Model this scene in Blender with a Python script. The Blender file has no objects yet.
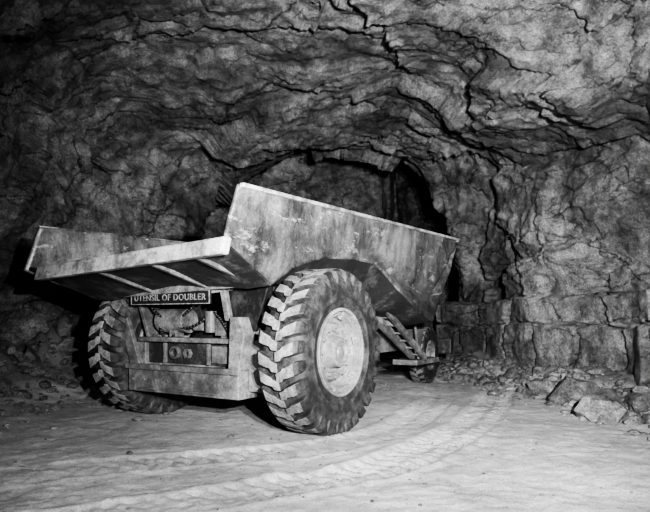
import bpy, bmesh, math, random
from mathutils import Vector, Matrix, noise
random.seed(7)
R=random.random
scn=bpy.context.scene
def clamp(x,a=0.,b=1.): return max(a,min(b,x))
def sstep(a,b,x):
    t=clamp((x-a)/(b-a)); return t*t*(3-2*t)
def interp(tab,x):
    if x<=tab[0][0]: return tab[0][1]
    for (x0,y0),(x1,y1) in zip(tab,tab[1:]):
        if x<=x1: return y0+(y1-y0)*(x-x0)/(x1-x0)
    return tab[-1][1]

# ---------------------------------------------------------------- materials
def newmat(name):
    m=bpy.data.materials.new(name); m.use_nodes=True
    nt=m.node_tree; b=nt.nodes['Principled BSDF']
    return m,nt,b
def N(nt,t,**k):
    n=nt.nodes.new(t)
    for a,v in k.items(): setattr(n,a,v)
    return n
def noisen(nt,src,scale,detail=8,rough=.6,dist=0.,stretch=None,rot=None):
    vec=src
    if stretch:
        mp=N(nt,'ShaderNodeMapping'); mp.inputs['Scale'].default_value=stretch
        if rot: mp.inputs['Rotation'].default_value=rot
        nt.links.new(src,mp.inputs['Vector']); vec=mp.outputs['Vector']
    n=N(nt,'ShaderNodeTexNoise'); n.inputs['Scale'].default_value=scale
    n.inputs['Detail'].default_value=detail; n.inputs['Roughness'].default_value=rough
    n.inputs['Distortion'].default_value=dist
    nt.links.new(vec,n.inputs['Vector']); return n.outputs['Fac']
def ramp(nt,src,stops):
    r=N(nt,'ShaderNodeValToRGB'); e=r.color_ramp.elements
    while len(e)<len(stops): e.new(.5)
    for i,(p,c) in enumerate(stops):
        e[i].position=p; e[i].color=(c,c,c,1)
    nt.links.new(src,r.inputs['Fac']); return r.outputs['Color']
def mixc(nt,a,b,f=None,mode='MIX',fac=1.):
    m=N(nt,'ShaderNodeMix',data_type='RGBA',blend_type=mode)
    m.inputs[0].default_value=fac
    if f is not None: nt.links.new(f,m.inputs[0])
    for s,i in ((a,6),(b,7)):
        if isinstance(s,(int,float)): m.inputs[i].default_value=(s,s,s,1)
        else: nt.links.new(s,m.inputs[i])
    return m.outputs[2]
def bump(nt,b,h,strength,dist,prev=None):
    n=N(nt,'ShaderNodeBump'); n.inputs['Strength'].default_value=strength; n.inputs['Distance'].default_value=dist
    nt.links.new(h,n.inputs['Height'])
    if prev: nt.links.new(prev,n.inputs['Normal'])
    nt.links.new(n.outputs['Normal'],b.inputs['Normal']); return n.outputs['Normal']

def rock_mat(name,lo,hi,cracks=True,spec=.35):
    m,nt,b=newmat(name)
    co=N(nt,'ShaderNodeTexCoord').outputs['Object']
    big=noisen(nt,co,.6,6,.75,0.)
    med=noisen(nt,co,4.,13,.8,.0)
    fine=noisen(nt,co,38,5,.8)
    c=mixc(nt,ramp(nt,big,[(.41,lo),(.5,(lo+hi)*.45),(.60,hi)]),ramp(nt,med,[(.38,.35),(.5,.9),(.62,1.45)]),mode='MULTIPLY')
    c=mixc(nt,c,ramp(nt,fine,[(.36,.4),(.55,1.05),(.7,1.9)]),mode='MULTIPLY')
    if cracks:
        # jagged open joints following the bedding, only in places
        dn=N(nt,'ShaderNodeTexNoise'); dn.inputs['Scale'].default_value=2.2; dn.inputs['Detail'].default_value=10; dn.inputs['Roughness'].default_value=.7
        nt.links.new(co,dn.inputs['Vector'])
        ad=N(nt,'ShaderNodeMixRGB',blend_type='ADD'); ad.inputs['Fac'].default_value=.36
        nt.links.new(co,ad.inputs[1]); nt.links.new(dn.outputs['Color'],ad.inputs[2])
        p=None
        for sc,scl,w,th in (((.35,.6,1.7),.9,.008,.49),((.7,.9,2.2),1.6,.009,.535)):
            mp=N(nt,'ShaderNodeMapping'); mp.inputs['Scale'].default_value=sc; mp.inputs['Rotation'].default_value=(.1,.14,.25)
            nt.links.new(ad.outputs[0],mp.inputs['Vector'])
            v=N(nt,'ShaderNodeTexVoronoi',feature='DISTANCE_TO_EDGE'); v.inputs['Scale'].default_value=scl
            nt.links.new(mp.outputs['Vector'],v.inputs['Vector'])
            cr=ramp(nt,v.outputs['Distance'],[(0.,.06),(w,.8),(w*2.4,1.)])
            mk=ramp(nt,noisen(nt,co,1.1*scl,4,.6),[(th-.04,0.),(th+.05,1.)])
            cr=mixc(nt,1.,cr,mk); c=mixc(nt,c,cr,mode='MULTIPLY')
            p=bump(nt,b,cr,.8,.05,p)
        p=bump(nt,b,med,1.,.09,p); bump(nt,b,fine,.9,.014,p)
    else:
        p=bump(nt,b,med,.8,.04); bump(nt,b,fine,.8,.012,p)
    nt.links.new(c,b.inputs['Base Color'])
    b.inputs['Roughness'].default_value=.5; b.inputs['Specular IOR Level'].default_value=spec
    return m
M_rock=rock_mat('mine_rock',.09,.33,True,.5)
M_rub=rock_mat('rubble_rock',.10,.25,False,.2)

def ground_mat():
    m,nt,b=newmat('dusty_ground')
    co=N(nt,'ShaderNodeTexCoord').outputs['Object']
    a=noisen(nt,co,.8,8,.65,.0); me=noisen(nt,co,6,10,.75); f=noisen(nt,co,70,6,.8)
    c=mixc(nt,ramp(nt,a,[(.35,.34),(.65,.56)]),ramp(nt,me,[(.35,.7),(.5,1.),(.65,1.18)]),mode='MULTIPLY')
    c=mixc(nt,c,ramp(nt,f,[(.35,.55),(.5,1.),(.68,1.3)]),mode='MULTIPLY')
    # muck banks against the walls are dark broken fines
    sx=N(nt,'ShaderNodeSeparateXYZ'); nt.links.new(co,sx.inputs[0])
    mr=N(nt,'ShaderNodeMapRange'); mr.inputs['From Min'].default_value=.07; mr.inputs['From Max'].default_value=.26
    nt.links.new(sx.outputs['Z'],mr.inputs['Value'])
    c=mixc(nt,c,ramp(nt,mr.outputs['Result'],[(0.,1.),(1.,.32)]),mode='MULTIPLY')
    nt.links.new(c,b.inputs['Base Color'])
    p=bump(nt,b,me,.8,.04); bump(nt,b,f,.9,.010,p)
    b.inputs['Roughness'].default_value=.95; b.inputs['Specular IOR Level'].default_value=.1
    return m
M_ground=ground_mat()

def metal_mat(name,lo,hi,thr=.5,rough=.55,streak=(1,1,.8),scale=3.,spec=.4,sharp=.05,drip=False):
    m,nt,b=newmat(name)
    co=N(nt,'ShaderNodeTexCoord').outputs['Object']
    a=noisen(nt,co,scale,14,.78,0.,streak); f=noisen(nt,co,55,6,.8)
    big=noisen(nt,co,1.1,4,.6)
    c=ramp(nt,a,[(thr-sharp,lo),(thr,(lo+hi)*.45),(thr+sharp,hi)])
    c=mixc(nt,c,ramp(nt,f,[(.34,.5),(.52,1.),(.7,1.35)]),mode='MULTIPLY')
    c=mixc(nt,c,ramp(nt,big,[(.38,.55 if drip else .6),(.6,1.15)]),mode='MULTIPLY')
    b.inputs['Roughness'].default_value=rough
    if drip:
        d=noisen(nt,co,8,10,.75,0.,(1,1,.16))
        c=mixc(nt,c,ramp(nt,d,[(.40,.65),(.5,1.),(.62,1.2)]),mode='MULTIPLY')
        s=noisen(nt,co,4.5,12,.8,0.,(.5,.5,1.4),(0,.35,0))
        sw=ramp(nt,s,[(.56,0.),(.60,.6),(.64,1.)])
        c=mixc(nt,c,.5,sw)
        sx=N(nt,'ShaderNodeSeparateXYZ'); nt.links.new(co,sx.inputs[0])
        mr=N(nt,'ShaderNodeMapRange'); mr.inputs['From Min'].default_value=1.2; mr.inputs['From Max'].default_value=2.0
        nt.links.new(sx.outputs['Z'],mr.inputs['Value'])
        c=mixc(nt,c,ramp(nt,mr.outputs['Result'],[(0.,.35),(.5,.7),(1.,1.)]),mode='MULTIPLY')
        nt.links.new(ramp(nt,a,[(.42,.25),(.58,.5)]),b.inputs['Roughness'])
        b.inputs['Metallic'].default_value=.25
    nt.links.new(c,b.inputs['Base Color'])
    p=bump(nt,b,a,.5,.014); bump(nt,b,f,.4,.003,p)
    b.inputs['Specular IOR Level'].default_value=spec
    return m
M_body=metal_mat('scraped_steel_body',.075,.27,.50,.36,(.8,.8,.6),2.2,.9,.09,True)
M_lip=metal_mat('worn_lip_steel',.17,.48,.47,.34,(1,1,1),3.5,.7)
M_hull=metal_mat('dirty_underside',.022,.09,.55,.6)
M_frame=metal_mat('dusty_frame_paint',.07,.21,.50,.5,(1,1,1),4.,.45,.09)
M_dark=metal_mat('greasy_dark_steel',.010,.045,.55,.45)
M_rim=metal_mat('rim_paint',.11,.27,.46,.45,(1,1,1),5.,.5,.12)
M_lug=metal_mat('dusty_rubber_lug',.09,.29,.48,.9,(1,1,1),8.,.2,.10)
M_rub2=metal_mat('tire_rubber',.016,.08,.54,.65,(1,1,1),7.,.45,.1)
def flat(name,c,r=.6):
    m,nt,b=newmat(name)
    co=N(nt,'ShaderNodeTexCoord').outputs['Object']
    f=noisen(nt,co,25,5,.7)
    nt.links.new(ramp(nt,f,[(.38,c*.3),(.6,c)]),b.inputs['Base Color']); b.inputs['Roughness'].default_value=r
    return m
M_sign=flat('sign_black',.012); M_text=flat('sign_letters',.24)

# ---------------------------------------------------------------- mesh helpers
def mesh_obj(name,verts,faces,mats,parent=None,bevel=0,smooth=False,fm=None):
    me=bpy.data.meshes.new(name); me.from_pydata([tuple(v) for v in verts],[],faces); me.validate(); 
    ob=bpy.data.objects.new(name,me); scn.collection.objects.link(ob)
    if not isinstance(mats,(list,tuple)): mats=[mats]
    for m in mats: me.materials.append(m)
    if fm:
        for p,i in zip(me.polygons,fm): p.material_index=i
    if smooth:
        me.polygons.foreach_set('use_smooth',[True]*len(me.polygons))
    if parent: ob.parent=parent
    if bevel:
        bm=bmesh.new(); bm.from_mesh(me); bmesh.ops.recalc_face_normals(bm,faces=bm.faces); bm.to_mesh(me); bm.free()
        md=ob.modifiers.new('bevel','BEVEL'); md.width=bevel; md.segments=2; md.limit_method='ANGLE'
    return ob
BF=[(0,3,2,1),(4,5,6,7),(0,1,5,4),(1,2,6,5),(2,3,7,6),(3,0,4,7)]
class Acc:
    def __init__(s): s.v=[]; s.f=[]
    def add(s,v,f):
        o=len(s.v); s.v+= [Vector(x) for x in v]; s.f+=[tuple(i+o for i in q) for q in f]
    def box(s,x0,x1,y0,y1,z0,z1):
        s.add([(x0,y0,z0),(x1,y0,z0),(x1,y1,z0),(x0,y1,z0),(x0,y0,z1),(x1,y0,z1),(x1,y1,z1),(x0,y1,z1)],BF)
    def beam(s,p,q,w,h,up=(0,0,1)):
        p=Vector(p);q=Vector(q);d=(q-p).normalized();side=d.cross(Vector(up)).normalized();u=side.cross(d)
        c=[]
        for e in (p,q):
            for a,b in ((-1,-1),(1,-1),(1,1),(-1,1)): c.append(e+side*w/2*a+u*h/2*b)
        s.add(c,BF)
    def cyl(s,p,q,r,n=24,r2=None):
        p=Vector(p);q=Vector(q);d=(q-p).normalized();t=Vector((0,0,1)) if abs(d.z)<.9 else Vector((1,0,0))
        a=d.cross(t).normalized();b=d.cross(a); r2=r if r2 is None else r2
        v=[p+(a*math.cos(2*math.pi*i/n)+b*math.sin(2*math.pi*i/n))*r for i in range(n)]
        v+=[q+(a*math.cos(2*math.pi*i/n)+b*math.sin(2*math.pi*i/n))*r2 for i in range(n)]
        s.add(v,[(i,(i+1)%n,n+(i+1)%n,n+i) for i in range(n)]+[tuple(range(n))[::-1],tuple(range(n,2*n))])
    def tube(s,pts,r,n=10):
        for p,q in zip(pts,pts[1:]): s.cyl(p,q,r,n)
    def plate(s,pts,thick):
        n=len(pts); pts=[Vector(p) for p in pts]; t=Vector(thick)
        s.add(pts+[p+t for p in pts],[tuple(range(n)),tuple(range(2*n-1,n-1,-1))]+[(i,(i+1)%n,n+(i+1)%n,n+i) for i in range(n)])
    def lathe(s,prof,c,n=64,mir=1):
        c=Vector(c);m=len(prof);v=[]
        for i in range(n):
            t=2*math.pi*i/n
            for r,y in prof: v.append(c+Vector((r*math.cos(t),y*mir,r*math.sin(t))))
        f=[]
        for i in range(n):
            for j in range(m-1):
                f.append((i*m+j,((i+1)%n)*m+j,((i+1)%n)*m+j+1,i*m+j+1))
        s.add(v,f)
    def obj(s,name,mat,parent,bevel=.008,smooth=False): return mesh_obj(name,s.v,s.f,mat,parent,bevel,smooth)

# ---------------------------------------------------------------- tunnel
XR=[(-5,5.6),(4,5.3),(8,4.75),(12,3.9),(14,3.15),(14.9,3.3),(15.6,6.5),(26,8.)]
XL=[(-5,-6.2),(4,-6.1),(8,-5.9),(11,-4.9),(14.4,-2.85),(15.2,-4.3),(26,-4.6)]
ZC=[(-5,5.3),(6,5.3),(10,5.1),(14.2,5.15),(14.7,6.3),(26,6.8)]
rv=[Vector((R()-.5,R()-.5,R()-.5)) for _ in range(64)]
def hsh(p): 
    return int(abs(math.sin(p[0]*12.9898+p[1]*78.233+p[2]*37.719)*43758.5453))%64
def cell(q,sc):
    p=Vector((q.x*sc[0],q.y*sc[1],q.z*sc[2])); d,pts=noise.voronoi(p); c=pts[0]
    i=hsh(c)
    return c,(p-c).dot(rv[i])*1.8, rv[(i*7+3)%64].x, Vector((c.x/sc[0],c.y/sc[1],c.z/sc[2]))
def terr(v):
    f=math.floor(v); t=v-f
    return (f+sstep(.9,1.,t)+t*.2)
def rock_disp(p,k=1.):
    w=noise.noise_vector(p*1.1)*.14+noise.noise_vector(p*5.)*.03
    q=p+w
    d=.55*noise.fractal(Vector((p.x*.3,p.y*.3,p.z*.35)),1.,2.,3)
    c,t1,o1,w1=cell(q,(.38,.62,.9))
    l1=noise.fractal(Vector((w1.x*.18+3,w1.y*.35,w1.z*.5)),1.,2.,3)
    s=.12*math.floor(l1*5)+.24*t1+.06*o1
    m=clamp(.5+1.3*noise.noise(p*.5+Vector((5,5,5))),.12,1.)
    c,t2,o2,w2=cell(q,(1.3,1.7,2.6))
    l2=noise.fractal(Vector((w2.x*.35+8,w2.y*.7,w2.z*1.2)),1.,2.,3)
    s+=m*(.05*math.floor(l2*5)+.13*t2+.02*o2)
    c,t3,o3,_=cell(q,(3.2,3.6,5.))
    s+=m*(.045*t3+.012*o3)
    n=noise.fractal(Vector((q.x*.15+3,q.y*.42,q.z*.5)),1.,2.1,4)
    s+=.07*terr(n*5)
    return (d+s*k+.045*noise.fractal(p*3.,.6,2.2,6))
def section(C,W,zc,n):
    pts=[]; 
    for i in range(1201):
        t=math.pi*i/1200; c,s=math.cos(t),math.sin(t)
        pts.append((C+W*math.copysign(abs(c)**.62,c),-.5+(zc+.5)*max(s,0)**.62))
    L=[0]
    for a,b in zip(pts,pts[1:]): L.append(L[-1]+math.hypot(b[0]-a[0],b[1]-a[1]))
    out=[];j=0
    for i in range(n+1):
        g=L[-1]*i/n
        while j<1199 and L[j+1]<g: j+=1
        f=(g-L[j])/max(1e-9,L[j+1]-L[j]); out.append((pts[j][0]+(pts[j+1][0]-pts[j][0])*f,pts[j][1]+(pts[j+1][1]-pts[j][1])*f))
    return out
def build_tunnel():
    ys=[]; y=-3.
    while y<25.2:
        ys.append(y); y+=.16 if y<2 else (.038 if y<11 else (.05 if y<16 else .12))
    NT=500; P=[]
    for y in ys:
        xr=interp(XR,y); xl=interp(XL,y); zc=interp(ZC,y); C=(xr+xl)/2; W=(xr-xl)/2
        row=[]
        sec=section(C,W,zc,NT)
        e=.10*noise.noise(Vector((3,y*.35,0)))+.05*noise.noise(Vector((3,y*2.5,0)))
        for x,z in sec:
            p=Vector((x,y,z)); ax=Vector((C,y,1.6)); dr=(ax-p).normalized()
            if x>C and z<1.52+e and y<15: # bedded bench along the foot of the right wall
                d=.55*noise.fractal(Vector((p.x*.3,p.y*.3,.4)),1.,2.,3)+.03*noise.fractal(p*3.,.6,2.2,6)+.08
                bed=1.0+e*1.4
                ph=y*.8+.25*noise.noise(Vector((y*.7,z*.8,0)))+.07*noise.noise(Vector((y*4,z*5,0)))
                k=math.floor(ph); lay=0
                if z<bed: lay=17; ph=ph*1.4+.4; k=math.floor(ph)
                fr=ph%1.
                i=(k*5+lay)%64
                d+=.20+.12*rv[i].y+.10*(fr-.5)*rv[(i+9)%64].x*2+(.05 if lay else 0)
                if fr<.06: d-=.13
                if abs(z-bed)<.032: d-=.12
                if z>1.47+e: d-=.14
                dr=Vector((dr.x,dr.y,dr.z*.3)).normalized()
            else: d=rock_disp(p)
            row.append(p+dr*d)
        P.append(row)
    cuts=[('wall_right',0,int(NT*.26)),('ceiling',int(NT*.26),int(NT*.74)),('wall_left',int(NT*.74),NT)]
    for name,a,b in cuts:
        v=[];f=[];w=b-a+1
        for row in P: v+=row[a:b+1]
        for j in range(len(ys)-1):
            for i in range(w-1):
                f.append((j*w+i,j*w+i+1,(j+1)*w+i+1,(j+1)*w+i))
        mesh_obj(name,v,f,M_rock,smooth=True)
    v=[];f=[];nx,nz=230,120
    for j in range(nz+1):
        for i in range(nx+1):
            x=-6.+15.5*i/nx; z=-.6+8.5*j/nz
            p=Vector((x,18.+6.5*sstep(1.6,3.6,x),z)); p.y-=rock_disp(p)*1.2
            v.append(p)
    for j in range(nz):
        for i in range(nx):
            a=j*(nx+1)+i; f.append((a,a+1,a+nx+2,a+nx+1))
    mesh_obj('wall_back',v,f,M_rock,smooth=True)
build_tunnel()

# ---------------------------------------------------------------- ground
CURVES=[[(-3.5,2.3),(-1.6,3.1),(-.3,3.85),(.6,4.6),(1.55,6.1),(2.3,7.9),(2.9,10),(2.7,13)],
        [(-3.5,3.6),(-1.9,4.3),(-.9,4.7),(.3,5.3),(.9,6.3),(1.6,8.2),(2.0,10.5)]]
def catmull(P,n=8):
    P=[Vector(p) for p in P]; Q=[P[0]*2-P[1]]+P+[P[-1]*2-P[-2]]; out=[]
    for i in range(1,len(Q)-2):
        a,b,c,d=Q[i-1:i+3]
        for k in range(n):
            t=k/n; out.append(.5*((2*b)+(c-a)*t+(2*a-5*b+4*c-d)*t*t+(3*b-a-3*c+d)*t**3))
    out.append(P[-1]); return out
segs=[]
for ci,c in enumerate(CURVES):
    L=0; c=catmull(c)
    for a,b in zip(c,c[1:]):
        l=(b-a).length; segs.append((a,b,l,L,ci)); L+=l
grid={}
for s in segs:
    a,b=s[0],s[1]
    for gx in range(int(math.floor((min(a.x,b.x)-.4)*2)),int(math.floor((max(a.x,b.x)+.4)*2))+1):
        for gy in range(int(math.floor((min(a.y,b.y)-.4)*2)),int(math.floor((max(a.y,b.y)+.4)*2))+1):
            grid.setdefault((gx,gy),[]).append(s)
def track(x,y):
    L=grid.get((int(math.floor(x*2)),int(math.floor(y*2))))
    if not L: return 0
    h=0; p=Vector((x,y)); best={}
    for a,b,l,L0,ci in L:
        d=(b-a)/l; t=clamp((p-a).dot(d),0,l); o=p-a-d*t; dist=o.length
        sg=1 if d.x*o.y-d.y*o.x>0 else -1
        if dist<.36 and (ci not in best or dist<best[ci][0]): best[ci]=(dist,L0+t,sg)
    for ci,(dist,s,sg) in best.items():
        e=1-sstep(.19,.25,dist)
        vis=clamp(.85+1.3*noise.noise(Vector((x*.6+3,y*.6,ci*5.))),.3,1.2)*(1. if ci==0 else .7)
        ph=(s+dist*.35)*(2*math.pi/.14)+(math.pi if sg>0 else 0)
        h+=e*vis*(-.020+.012*clamp(math.sin(ph)*2.,-1,1)*(1 if dist>.03 else 0)) 
        h+=.014*vis*math.exp(-((dist-.27)/.04)**2)
    return h
def ground_h(x,y,detail=True):
    p=Vector((x,y,0))
    dl=x-interp([(a,b) for a,b in XL if a<14.6],y); dr=interp(XR,min(y,14.5))-x
    h=.05*noise.fractal(p*.5,1,2,3)
    tm=1-.8*math.exp(-(((x+.6)/2.5)**2+((y-7)/2.5)**2))
    h*=tm
    n=noise.fractal(p*1.5+Vector((4,4,0)),.9,2,4)
    if dl<3.0: h+=(.75+.35*n)*(1-sstep(.3,2.4,dl))
    if dr<2.2: h+=(.34+.22*n)*(1-sstep(.2,1.7,dr))
    if detail:
        h+=.016*tm*noise.fractal(p*2.8,.6,2.1,6)
        c=noise.noise(p*11.); h+=.028*max(0,c-.3)
        c=noise.noise(p*23.+Vector((9,3,0))); h+=.018*max(0,c-.3)
        h+=track(x,y)
    return h
def build_ground():
    xs=[-7+i*.030 for i in range(int(13.6/.030))]
    ys=[];y=-3.
    while y<25:
        ys.append(y); y+= .3 if y<1.6 else max(.018,.0055*y)
    v=[(x,y,ground_h(x,y)) for y in ys for x in xs]; w=len(xs)
    f=[(j*w+i,j*w+i+1,(j+1)*w+i+1,(j+1)*w+i) for j in range(len(ys)-1) for i in range(w-1)]
    mesh_obj('floor',v,f,M_ground,smooth=True)
build_ground()

# ---------------------------------------------------------------- rubble
def ico(sub):
    bm=bmesh.new(); bmesh.ops.create_icosphere(bm,subdivisions=sub,radius=1)
    v=[x.co.copy() for x in bm.verts]; f=[tuple(q.index for q in x.verts) for x in bm.faces]; bm.free(); return v,f
I2=ico(2);I3=ico(5)
def rock(acc,c,s,base,npl=9,zs=.7,rnd=random,dm=.5,dv=.3):
    V,F=base; pl=[]
    for _ in range(npl):
        n=Vector((rnd.gauss(0,1),rnd.gauss(0,1),rnd.gauss(0,1))).normalized(); pl.append((n,dm+dv*rnd.random()))
    ro=Matrix.Rotation(rnd.random()*6.28,3,'Z'); sx=.8+.6*rnd.random()
    out=[]
    for v in V:
        r=1.
        for n,d in pl:
            k=n.dot(v)
            if k>1e-3: r=min(r,d/k)
        q=v*r; q=Vector((q.x*sx,q.y,q.z*zs)); q=ro@q
        q+=Vector((1,1,1))*.02*noise.noise(q*3+Vector(c))
        out.append(Vector(c)+q*s)
    acc.add(out,F)
def scatter(A,n,side):
    k=0
    while k<n:
        y=4.5+9.5*R()
        d=abs(random.gauss(0,.8))+.1
        if side<0: x=interp(XL,y)+.45+d*1.4
        else: x=interp(XR,y)-.6-d
        if side>0 and d>1.6: continue
        s=.02+.10*R()**3 if R()<.94 else .10+.07*R()
        if d>1.1: s*=.5
        rock(A,(x,y,ground_h(x,y,False)+s*.25),s,I2); k+=1
A=Acc(); scatter(A,1500,1); A.obj('rock_rubble',M_rub,None,0)
A=Acc(); scatter(A,1900,-1); A.obj('rock_rubble',M_rub,None,0)
A=Acc()
for _ in range(450):
    y=2.2+8*R(); x=clamp(random.gauss(0,1.4),-2.6,2.0)
    s=.006+.014*R()**2
    rock(A,(x,y,ground_h(x,y,True)+s*.2),s,I2)
A.obj('road_pebbles',M_rub,None,0)
def boulder(px,Y,s,zs,seed):
    rr=random.Random(seed); x=(px-325)/580*Y; B=Acc()
    rock(B,(x,Y,ground_h(x,Y,False)+s*zs*.40),s,I3,16,zs,rr,.42,.25); return B.obj('boulder',M_rub,None,0)
boulder(602,6.6,.46,.66,3); boulder(574,7.7,.42,.9,5); boulder(542,8.6,.28,.8,8); boulder(640,6.9,.24,.8,9)
boulder(70,9.5,.36,.7,11); boulder(30,9.0,.26,.8,12)

# ---------------------------------------------------------------- truck
T=bpy.data.objects.new('dump_truck',None); scn.collection.objects.link(T)
T.location=(-1.134,6.42,0); T.rotation_euler=(0,0,math.atan2(.848,.530))

def tire(tag,c,Rr,W,out,lugN=28,steer=0.):
    k=Rr/.81; hw=W/2
    a=Acc()
    pr=[(.405,.70),(.42,.82),(.48,.93),(.51,.955),(.515,.99),(.53,.99),(.535,.97),(.60,1.0),(.67,.985),(.715,.93),(.742,.78),(.757,.4),(.76,0)]
    prof=[(r*k,y*hw) for r,y in pr]+[(r*k,-y*hw) for r,y in pr[::-1][1:]]
    a.lathe(prof,(0,0,0),72); nf=len(a.f); fm=[0]*nf
    for s in (1,-1):
        for i in range(lugN):
            th0=2*math.pi*(i+(.5 if s>0 else 0)+.08*R())/lugN
            st=[(-.06,.735,.806,-.01,.062),(.22,.735,.812,.012,.076),(.30,.735,.812,.045,.070),(.60,.735,.812,.072,.078),(.82,.72,.806,.10,.085),(.97,.69,.785,.115,.082),(1.02,.655,.735,.12,.07),(1.005,.63,.67,.12,.05)]
            v=[]
            for y,r0,r1,dt,ht in st:
                for r,sg in ((r0,-1),(r0,1),(r1,1),(r1,-1)):
                    hh=ht*(1.1 if r==r0 else .9)*26/lugN
                    t=th0+dt*(1 if out>0 else -1)*1. +sg*hh
                    yy=y*hw*s*(1 if r==r1 else .96)
                    v.append((r*k*math.cos(t),yy,r*k*math.sin(t)))
            f=[(3,2,1,0)]; m=len(st)
            mats=[0]
            for j in range(m-1):
                b=j*4
                for q,(e,g) in enumerate(((0,1),(1,2),(2,3),(3,0))):
                    f.append((b+e,b+g,b+4+g,b+4+e)); mats.append(1 if (q==2 and j<4) else 0)
            f.append(tuple((m-1)*4+x for x in range(4))); mats.append(0)
            a.add(v,f); fm+=mats
    M=Matrix.Translation(c)@Matrix.Rotation(steer,4,'Z')
    tv=[M@x for x in a.v]
    ob=mesh_obj('tire_'+tag,tv,a.f,[M_rub2,M_lug],T,0,False,fm)
    bm=bmesh.new(); bm.from_mesh(ob.data); bmesh.ops.recalc_face_normals(bm,faces=bm.faces); bm.to_mesh(ob.data); bm.free()
    for p in ob.data.polygons[:nf]: p.use_smooth=True
    md=ob.modifiers.new('bevel','BEVEL'); md.width=.009; md.segments=2; md.limit_method='ANGLE'; md.angle_limit=math.radians(50)
    r=Acc()
    rp=[(.43,.80),(.43,.93),(.418,.97),(.40,.95),(.394,.80),(.388,.66),(.378,.66),(.372,.80),(.358,.80),(.350,.58),(.335,.32),(.30,.28),(.285,.38),(.27,.50),(.225,.52),(.205,.46),(.195,.34),(.165,.34),(.155,.50),(.145,.84),(.12,.90),(.10,.90),(.095,.80),(.06,.80),(.05,.86),(0.001,.86)]
    r.lathe([(x*k,y*hw) for x,y in rp],(0,0,0),72,out)
    r.lathe([(x*k,-y*hw) for x,y in rp[:9]]+[(.001,-.42*hw)],(0,0,0),64,out)
    for i in range(12):
        t=2*math.pi*i/12; x,z=.245*k*math.cos(t),.245*k*math.sin(t)
        r.cyl((x,out*.50*hw,z),(x,out*.68*hw,z),.019*k,6)
    for i in range(8):
        t=2*math.pi*(i+.5)/8; x,z=.125*k*math.cos(t),.125*k*math.sin(t)
        r.cyl((x,out*.84*hw,z),(x,out*.95*hw,z),.011*k,6)
    for i in range(6):
        t=2*math.pi*i/6+.3; d=Vector((math.cos(t),0,math.sin(t)))
        r.beam(d*.33*k+Vector((0,out*.6*hw,0)),d*.385*k+Vector((0,out*.86*hw,0)),.07*k,.035*k,(0,1,0))
    r.v=[M@x for x in r.v]
    r.obj('rim_'+tag,M_rim,T,.004)
    return ob
tire('rear_right',(0,-1.33,.80),.81,.45,-1)
tire('rear_left',(0,1.06,.80),.81,.45,1)
tire('front_right',(4.75,-.42,.48),.50,.28,-1,22,.1)
tire('front_left',(4.75,.75,.48),.50,.28,1,22,.1)

# --- dump body
def roll(v): return Vector((v[0],v[1],v[2]-.04*(v[1]+1.35)))
ZB=[(-1.44,1.73),(-.70,1.43),(-.45,1.60),(0,1.72),(.6,1.76),(1.1,1.75),(1.4,1.64),(1.75,1.475),(2.25,1.27),(2.82,1.09),(2.9,1.09),(3.3,1.58),(3.82,2.24)]
ZT=[(-1.44,2.19),(3.82,2.34)]
ZF=[(-1.44,1.67),(-.7,1.52),(0,1.48),(.6,1.44),(1.69,1.30),(2.82,1.05),(2.9,1.05),(3.82,2.22)]
def bb(a,z,zt): return 1.36-.10*(zt-z)*(1-.7*sstep(.8,2.2,a))-.35*max(0,1.62-z)*(1-sstep(-.2,.8,a))
st=[-1.44+ (3.82+1.44)*i/110 for i in range(111)]
for z in ZB: st.append(z[0])
st=sorted(set(round(s,4) for s in st)); RW=18
for side,tag in ((-1,'right'),(1,'left')):
    v=[];f=[]
    for i,a in enumerate(st):
        zb=interp(ZB,a);zt=interp(ZT,a)
        for j in range(RW+1):
            t=j/RW; z=zb+(zt-zb)*t
            fade=1-sstep(-1.44,-.8,a)
            aa=a+.13*t*fade
            dent=.030*noise.noise(Vector((a*1.3,z*2,side*3.)))+.020*noise.noise(Vector((a*4,z*5,side*7.)))
            z+=.012*noise.noise(Vector((a*2.5,0,side)))*t
            cre=.08*math.exp(-((t-.24)/.09)**2)*sstep(.6,1.4,a)
            if side>0: dent+=.10*(1-t)*fade
            v.append(roll((aa,side*(bb(a,z,zt)+dent-cre),z)))
    for i in range(len(st)-1):
        for j in range(RW):
            b=i*(RW+1)+j; q=(b,b+1,b+RW+2,b+RW+1); f.append(q if side<0 else q[::-1])
    o=mesh_obj('body_side_'+tag,v,f,M_body,T,0,True)
    s=o.modifiers.new('thick','SOLIDIFY'); s.thickness=.035; s.offset=1
v=[];f=[]
for a in st:
    zb=interp(ZB,a);zt=interp(ZT,a);zf=min(interp(ZF,a),zb-.01) if a>0 else interp(ZF,a); e=bb(a,zb,zt)-.02
    for y,z in ((-e,zb+.01),(-.95,zf if a>-.1 else min(zf,zb)),(0,zf),(.95,zf if a>-.1 else min(zf,zb)),(e,zb+.01)): v.append(roll((a,y,z)))
for i in range(len(st)-1):
    for j in range(4):
        b=i*5+j; f.append((b,b+1,b+6,b+5))
o=mesh_obj('body_floor',v,f,M_hull,T); s=o.modifiers.new('thick','SOLIDIFY'); s.thickness=.03; s.offset=0
A=Acc()
A.beam(roll((-1.3,-1.37,2.185)),roll((3.83,-1.37,2.335)),.045,.035); A.beam(roll((-1.3,1.37,2.185)),roll((3.83,1.37,2.335)),.045,.035)
A.beam(roll((3.83,-1.37,2.33)),roll((3.83,1.37,2.33)),.06,.06)
A.obj('body_top_rail',M_lip,T,.01)
A=Acc()
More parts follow.
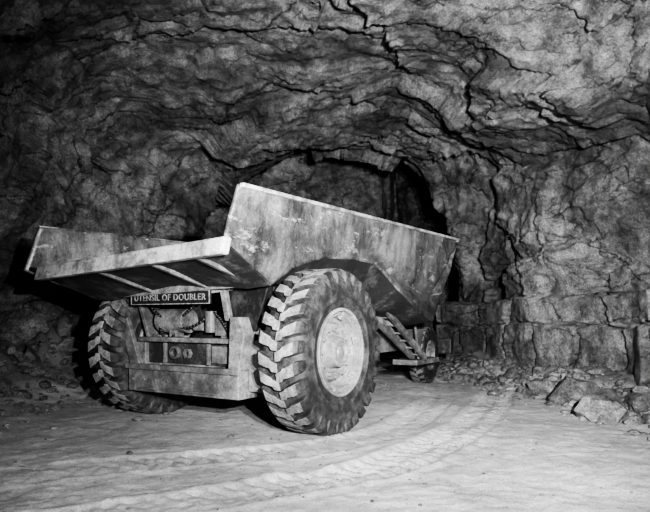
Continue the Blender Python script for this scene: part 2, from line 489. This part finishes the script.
c=[(-1.50,-1.33,1.625),(-1.40,-1.33,1.625),(-1.40,1.14,1.605),(-1.50,1.14,1.605),(-1.46,-1.33,1.765),(-1.36,-1.33,1.765),(-1.36,1.14,1.745),(-1.46,1.14,1.745)]
A.add([roll(p) for p in c],BF)
A.obj('body_tail_lip',M_lip,T,.015)
A=Acc()
for b in (.30,-.45,-1.0):
    A.plate([roll((-1.42,b,1.66)),roll((-.66,b,1.50)),roll((-.66,b,1.44)),roll((-1.42,b,1.63))],(0,.05,0))
A.beam(roll((-.68,-1.0,1.47)),roll((-.68,1.1,1.47)),.08,.07)
for a in (.3,1.1,1.9,2.5): 
    z=interp(ZF,a)-.04; A.beam(roll((a,-.9,z)),roll((a,.9,z)),.09,.08)
A.obj('body_floor_ribs',M_frame,T,.008)

# --- chassis
A=Acc()
A.box(-.64,-.26,-.775,.775,.35,.63)
A.box(-.67,-.62,-.80,.80,.585,.645)
A.box(-.56,-.46,.60,.775,.63,.92)
A.plate([(-.66,-.66,.63),(-.66,-.80,.63),(-.66,-.86,.98),(-.66,-.80,1.14),(-.66,-.68,1.14)],(.30,0,0))
A.box(-.50,-.15,-.98,-.775,.42,.92)
A.box(-.62,-.50,-.70,.66,.88,.93)
A.box(-.50,-.44,-.70,.66,.63,.90)
A.obj('rear_bumper',M_frame,T,.012)
A=Acc()
for i in range(9): A.cyl((-.655,-.7+i*.175,.48),(-.64,-.7+i*.175,.48),.018,8)
A.box(-.66,-.64,-.6,.6,.38,.40)
A.obj('bumper_bolts',M_frame,T,.003)
A=Acc()
A.box(-.525,-.49,-.66,.58,.655,.875)
A.obj('hitch_plate',M_hull,T,.006)
A=Acc()
A.box(-.56,-.52,.30,.33,.66,.87);A.box(-.56,-.52,-.32,-.29,.66,.87)
nv0=len(A.v)
A.lathe([(.045,-.02),(.045,.02),(.07,.02),(.07,-.02),(.045,-.02)],(0,0,0),24)
for i in range(nv0,len(A.v)):
    p=A.v[i]; A.v[i]=Vector((-.55+p.y,.16+p.x,.77+p.z))
nv0=len(A.v)
A.lathe([(.035,-.02),(.035,.02),(.055,.02),(.055,-.02),(.035,-.02)],(0,0,0),6)
for i in range(nv0,len(A.v)):
    p=A.v[i]; A.v[i]=Vector((-.55+p.y,-.02+p.x,.765+p.z))
A.box(-.56,-.52,-.62,-.36,.68,.85)
A.obj('tow_hitch_ring',M_frame,T,.003)
A=Acc()
def slab(p0,p1,w0,w1,x0,x1):
    (b0,z0),(b1,z1)=p0,p1
    A.plate([(x0,b0-w0/2,z0),(x0,b0+w0/2,z0),(x0,b1+w1/2,z1),(x0,b1-w1/2,z1)],(x1-x0,0,0))
slab((.70,.63),(1.02,1.46),.15,.11,-.62,-.56)
slab((-.60,1.1),(-.52,1.46),.07,.07,-.60,-.54)
slab((.60,.9),(.82,1.46),.05,.05,-.52,-.25)
A.obj('body_support_posts',M_frame,T,.01)
A=Acc()
A.plate([(-.52,-.55,1.0),(-.52,-.88,1.0),(-.52,-1.04,1.44),(-.52,-.50,1.44)],(.05,0,0))
A.beam((-.3,-.9,.8),(-.35,-.98,1.44),.1,.14,(1,0,0))
A.obj('body_hinge_gusset',M_dark,T,.01)
A=Acc()
A.box(-.5,4.4,-.56,-.42,.62,.95); A.box(-.5,4.4,.42,.56,.62,.95)
for a in (.7,1.6,2.6,3.4,4.3): A.box(a,a+.1,-.45,.45,.68,.9)
A.obj('frame_rails',M_frame,T,.012)
A=Acc()
A.cyl((0,-1.12,.80),(0,.9,.80),.13,28); A.cyl((0,-1.14,.80),(0,-.95,.80),.26,32); A.cyl((0,.88,.80),(0,.75,.80),.26,32)
A.cyl((-.26,0,.80),(.3,0,.80),.26,32,.18); A.cyl((-.36,0,.8),(-.26,0,.8),.16,28,.25)
A.cyl((4.75,-.38,.48),(4.75,.70,.48),.07,20); A.cyl((.3,0,.8),(4.0,0,.85),.05,16)
A.obj('rear_axle',M_dark,T,.01)
A=Acc()
A.cyl((-.40,.50,1.10),(-.40,.10,1.10),.13,28); A.cyl((-.40,.50,1.10),(-.40,.55,1.10),.13,28,.07)
A.cyl((-.45,-.25,.98),(-.45,-.25,1.2),.06,20); A.box(-.47,-.33,-.5,-.32,.95,1.13); A.box(-.5,-.38,.2,.3,.93,1.0)
A.cyl((-.42,.0,1.04),(-.42,-.13,1.04),.045,16)
A.obj('air_tank',M_frame,T,.006)
A=Acc()
def hose(p,q,sag,r=.014):
    p=Vector(p);q=Vector(q); pts=[]
    for i in range(15):
        t=i/14; x=p.lerp(q,t); x.z-=sag*4*t*(1-t); pts.append(x)
    A.tube(pts,r,8)
hose((-.5,.3,1.1),(-.48,-.28,1.2),.12); hose((-.52,.6,1.28),(-.5,.1,1.05),.05); hose((-.46,-.25,1.2),(-.5,-.55,.95),-.05)
hose((-.5,.45,1.05),(-.53,.2,.95),.1); hose((-.5,-.1,1.3),(-.5,.35,1.15),.08)
A.obj('hydraulic_hoses',M_dark,T,0,True)
A=Acc()
for b in (-.98,-.78):
    A.beam((1.75,b,1.42),(3.45,b,.52),.06,.08)
A.beam((1.75,-.86,1.22),(3.2,-.86,.54),.05,.06)
for i in range(8):
    t=(i+.5)/8; A.beam((1.75+1.7*t,-.98,1.42-.90*t),(1.75+1.7*t,-.78,1.42-.90*t),.03,.03)
A.box(3.2,4.1,-.95,-.55,.42,.50)
A.beam((1.0,-.6,.9),(2.3,-.8,1.1),.08,.12); A.beam((3.5,-.85,.5),(3.85,-.6,1.35),.04,.04)
A.obj('side_ladder',M_frame,T,.008)
A=Acc(); A.cyl((1.2,-.3,.8),(2.0,-.3,1.12),.09,20); A.cyl((2.0,-.3,1.12),(2.4,-.3,1.25),.05,16)
A.cyl((1.2,.3,.8),(2.0,.3,1.12),.09,20); A.cyl((2.0,.3,1.12),(2.4,.3,1.25),.05,16)
A.obj('hoist_cylinders',M_dark,T,.005)
A=Acc()
A.plate([(4.25,-.25,.55),(5.65,-.25,.55),(5.65,-.25,1.2),(5.5,-.25,1.33),(4.7,-.25,1.4),(4.25,-.25,1.15)],(0,.85,0))
A.box(5.65,5.8,-.6,.9,.45,.75)
A.obj('engine_hood',M_hull,T,.03)
A=Acc()
for i in range(9): A.box(5.64,5.68,-.2,.55,.62+i*.06,.65+i*.06)
A.obj('radiator_grille',M_frame,T,.003)
A=Acc(); A.box(3.95,4.35,.1,.6,.95,1.1); A.box(3.9,4.0,.1,.6,1.05,1.55)
A.obj('operator_seat',M_dark,T,.03)
A=Acc(); A.lathe([(.19,-.012),(.205,0),(.19,.012),(.175,0),(.19,-.012)],(0,0,0),32)
Mx=Matrix.Translation((4.5,.35,1.6))@Matrix.Rotation(math.radians(-25),4,'Y')@Matrix.Rotation(math.radians(90),4,'X')
A.v=[Mx@x for x in A.v]; A.cyl((4.5,.35,1.6),(4.75,.35,1.3),.02,12); A.beam((4.5,.16,1.6),(4.5,.54,1.6),.02,.02)
A.obj('steering_wheel',M_dark,T,0,True)
A=Acc(); A.box(-.70,-.675,-.47,.66,1.265,1.405); A.obj('name_plate',M_sign,T,.004)
A=Acc(); A.beam((-.675,.5,1.34),(-.56,.85,1.40),.04,.04); A.beam((-.675,-.40,1.38),(-.5,-.6,1.42),.04,.04); A.box(-.675,-.64,-.4,.6,1.40,1.46)
A.obj('name_plate_bracket',M_dark,T,.004)
A=Acc()
for z in (1.272,1.398): A.box(-.706,-.698,-.465,.655,z-.004,z+.004)
for y in (-.463,.653): A.box(-.706,-.698,y-.004,y+.004,1.27,1.40)
A.obj('name_plate_border',M_text,T,0)
cu=bpy.data.curves.new('name_plate_lettering','FONT'); cu.body='UTENSIL OF DOUBLER'; cu.size=.084; cu.align_x='CENTER'; cu.align_y='CENTER'; cu.extrude=.002; cu.offset=.0008; cu.space_character=1.12
to=bpy.data.objects.new('name_plate_lettering',cu); scn.collection.objects.link(to); cu.materials.append(M_text)
bpy.context.view_layer.update(); wd=to.dimensions.x
sc=1.02/wd if wd>0 else 1
to.parent=T
to.matrix_local=Matrix(((0,0,-1,-.703),(-1,0,0,.095),(0,1,0,1.335),(0,0,0,1)))@Matrix.Diagonal((sc,1.05,1,1))

# ---------------------------------------------------------------- lights, camera
def spot(name,loc,tgt,p,ang,blend=1.,r=.03):
    l=bpy.data.lights.new(name,'SPOT'); l.energy=p; l.spot_size=math.radians(ang); l.spot_blend=blend; l.shadow_soft_size=r
    o=bpy.data.objects.new(name,l); scn.collection.objects.link(o); o.location=loc
    o.rotation_euler=(Vector(tgt)-Vector(loc)).to_track_quat('-Z','Y').to_euler()
spot('camera_flash',(.6,-.1,1.5),(.35,6,.95),2700,94)
spot('tunnel_fill_spot',(.8,0,1.75),(1.8,13,3.5),5800,82,1.)  # added fill beside the main flash, so the distant rock gets more light
w=bpy.data.worlds.new('mine_dark'); scn.world=w; w.use_nodes=True
w.node_tree.nodes['Background'].inputs[0].default_value=(1,1,1,1); w.node_tree.nodes['Background'].inputs[1].default_value=.002
try: scn.view_settings.look='AgX - High Contrast'
except Exception as e: print(e)
cam=bpy.data.cameras.new('camera'); co=bpy.data.objects.new('camera',cam); scn.collection.objects.link(co)
cam.sensor_width=36; cam.lens=580/650*36; cam.shift_y=62/650; cam.clip_start=.05
co.location=(0,0,1.13); co.rotation_euler=(math.radians(90),0,0); scn.camera=co
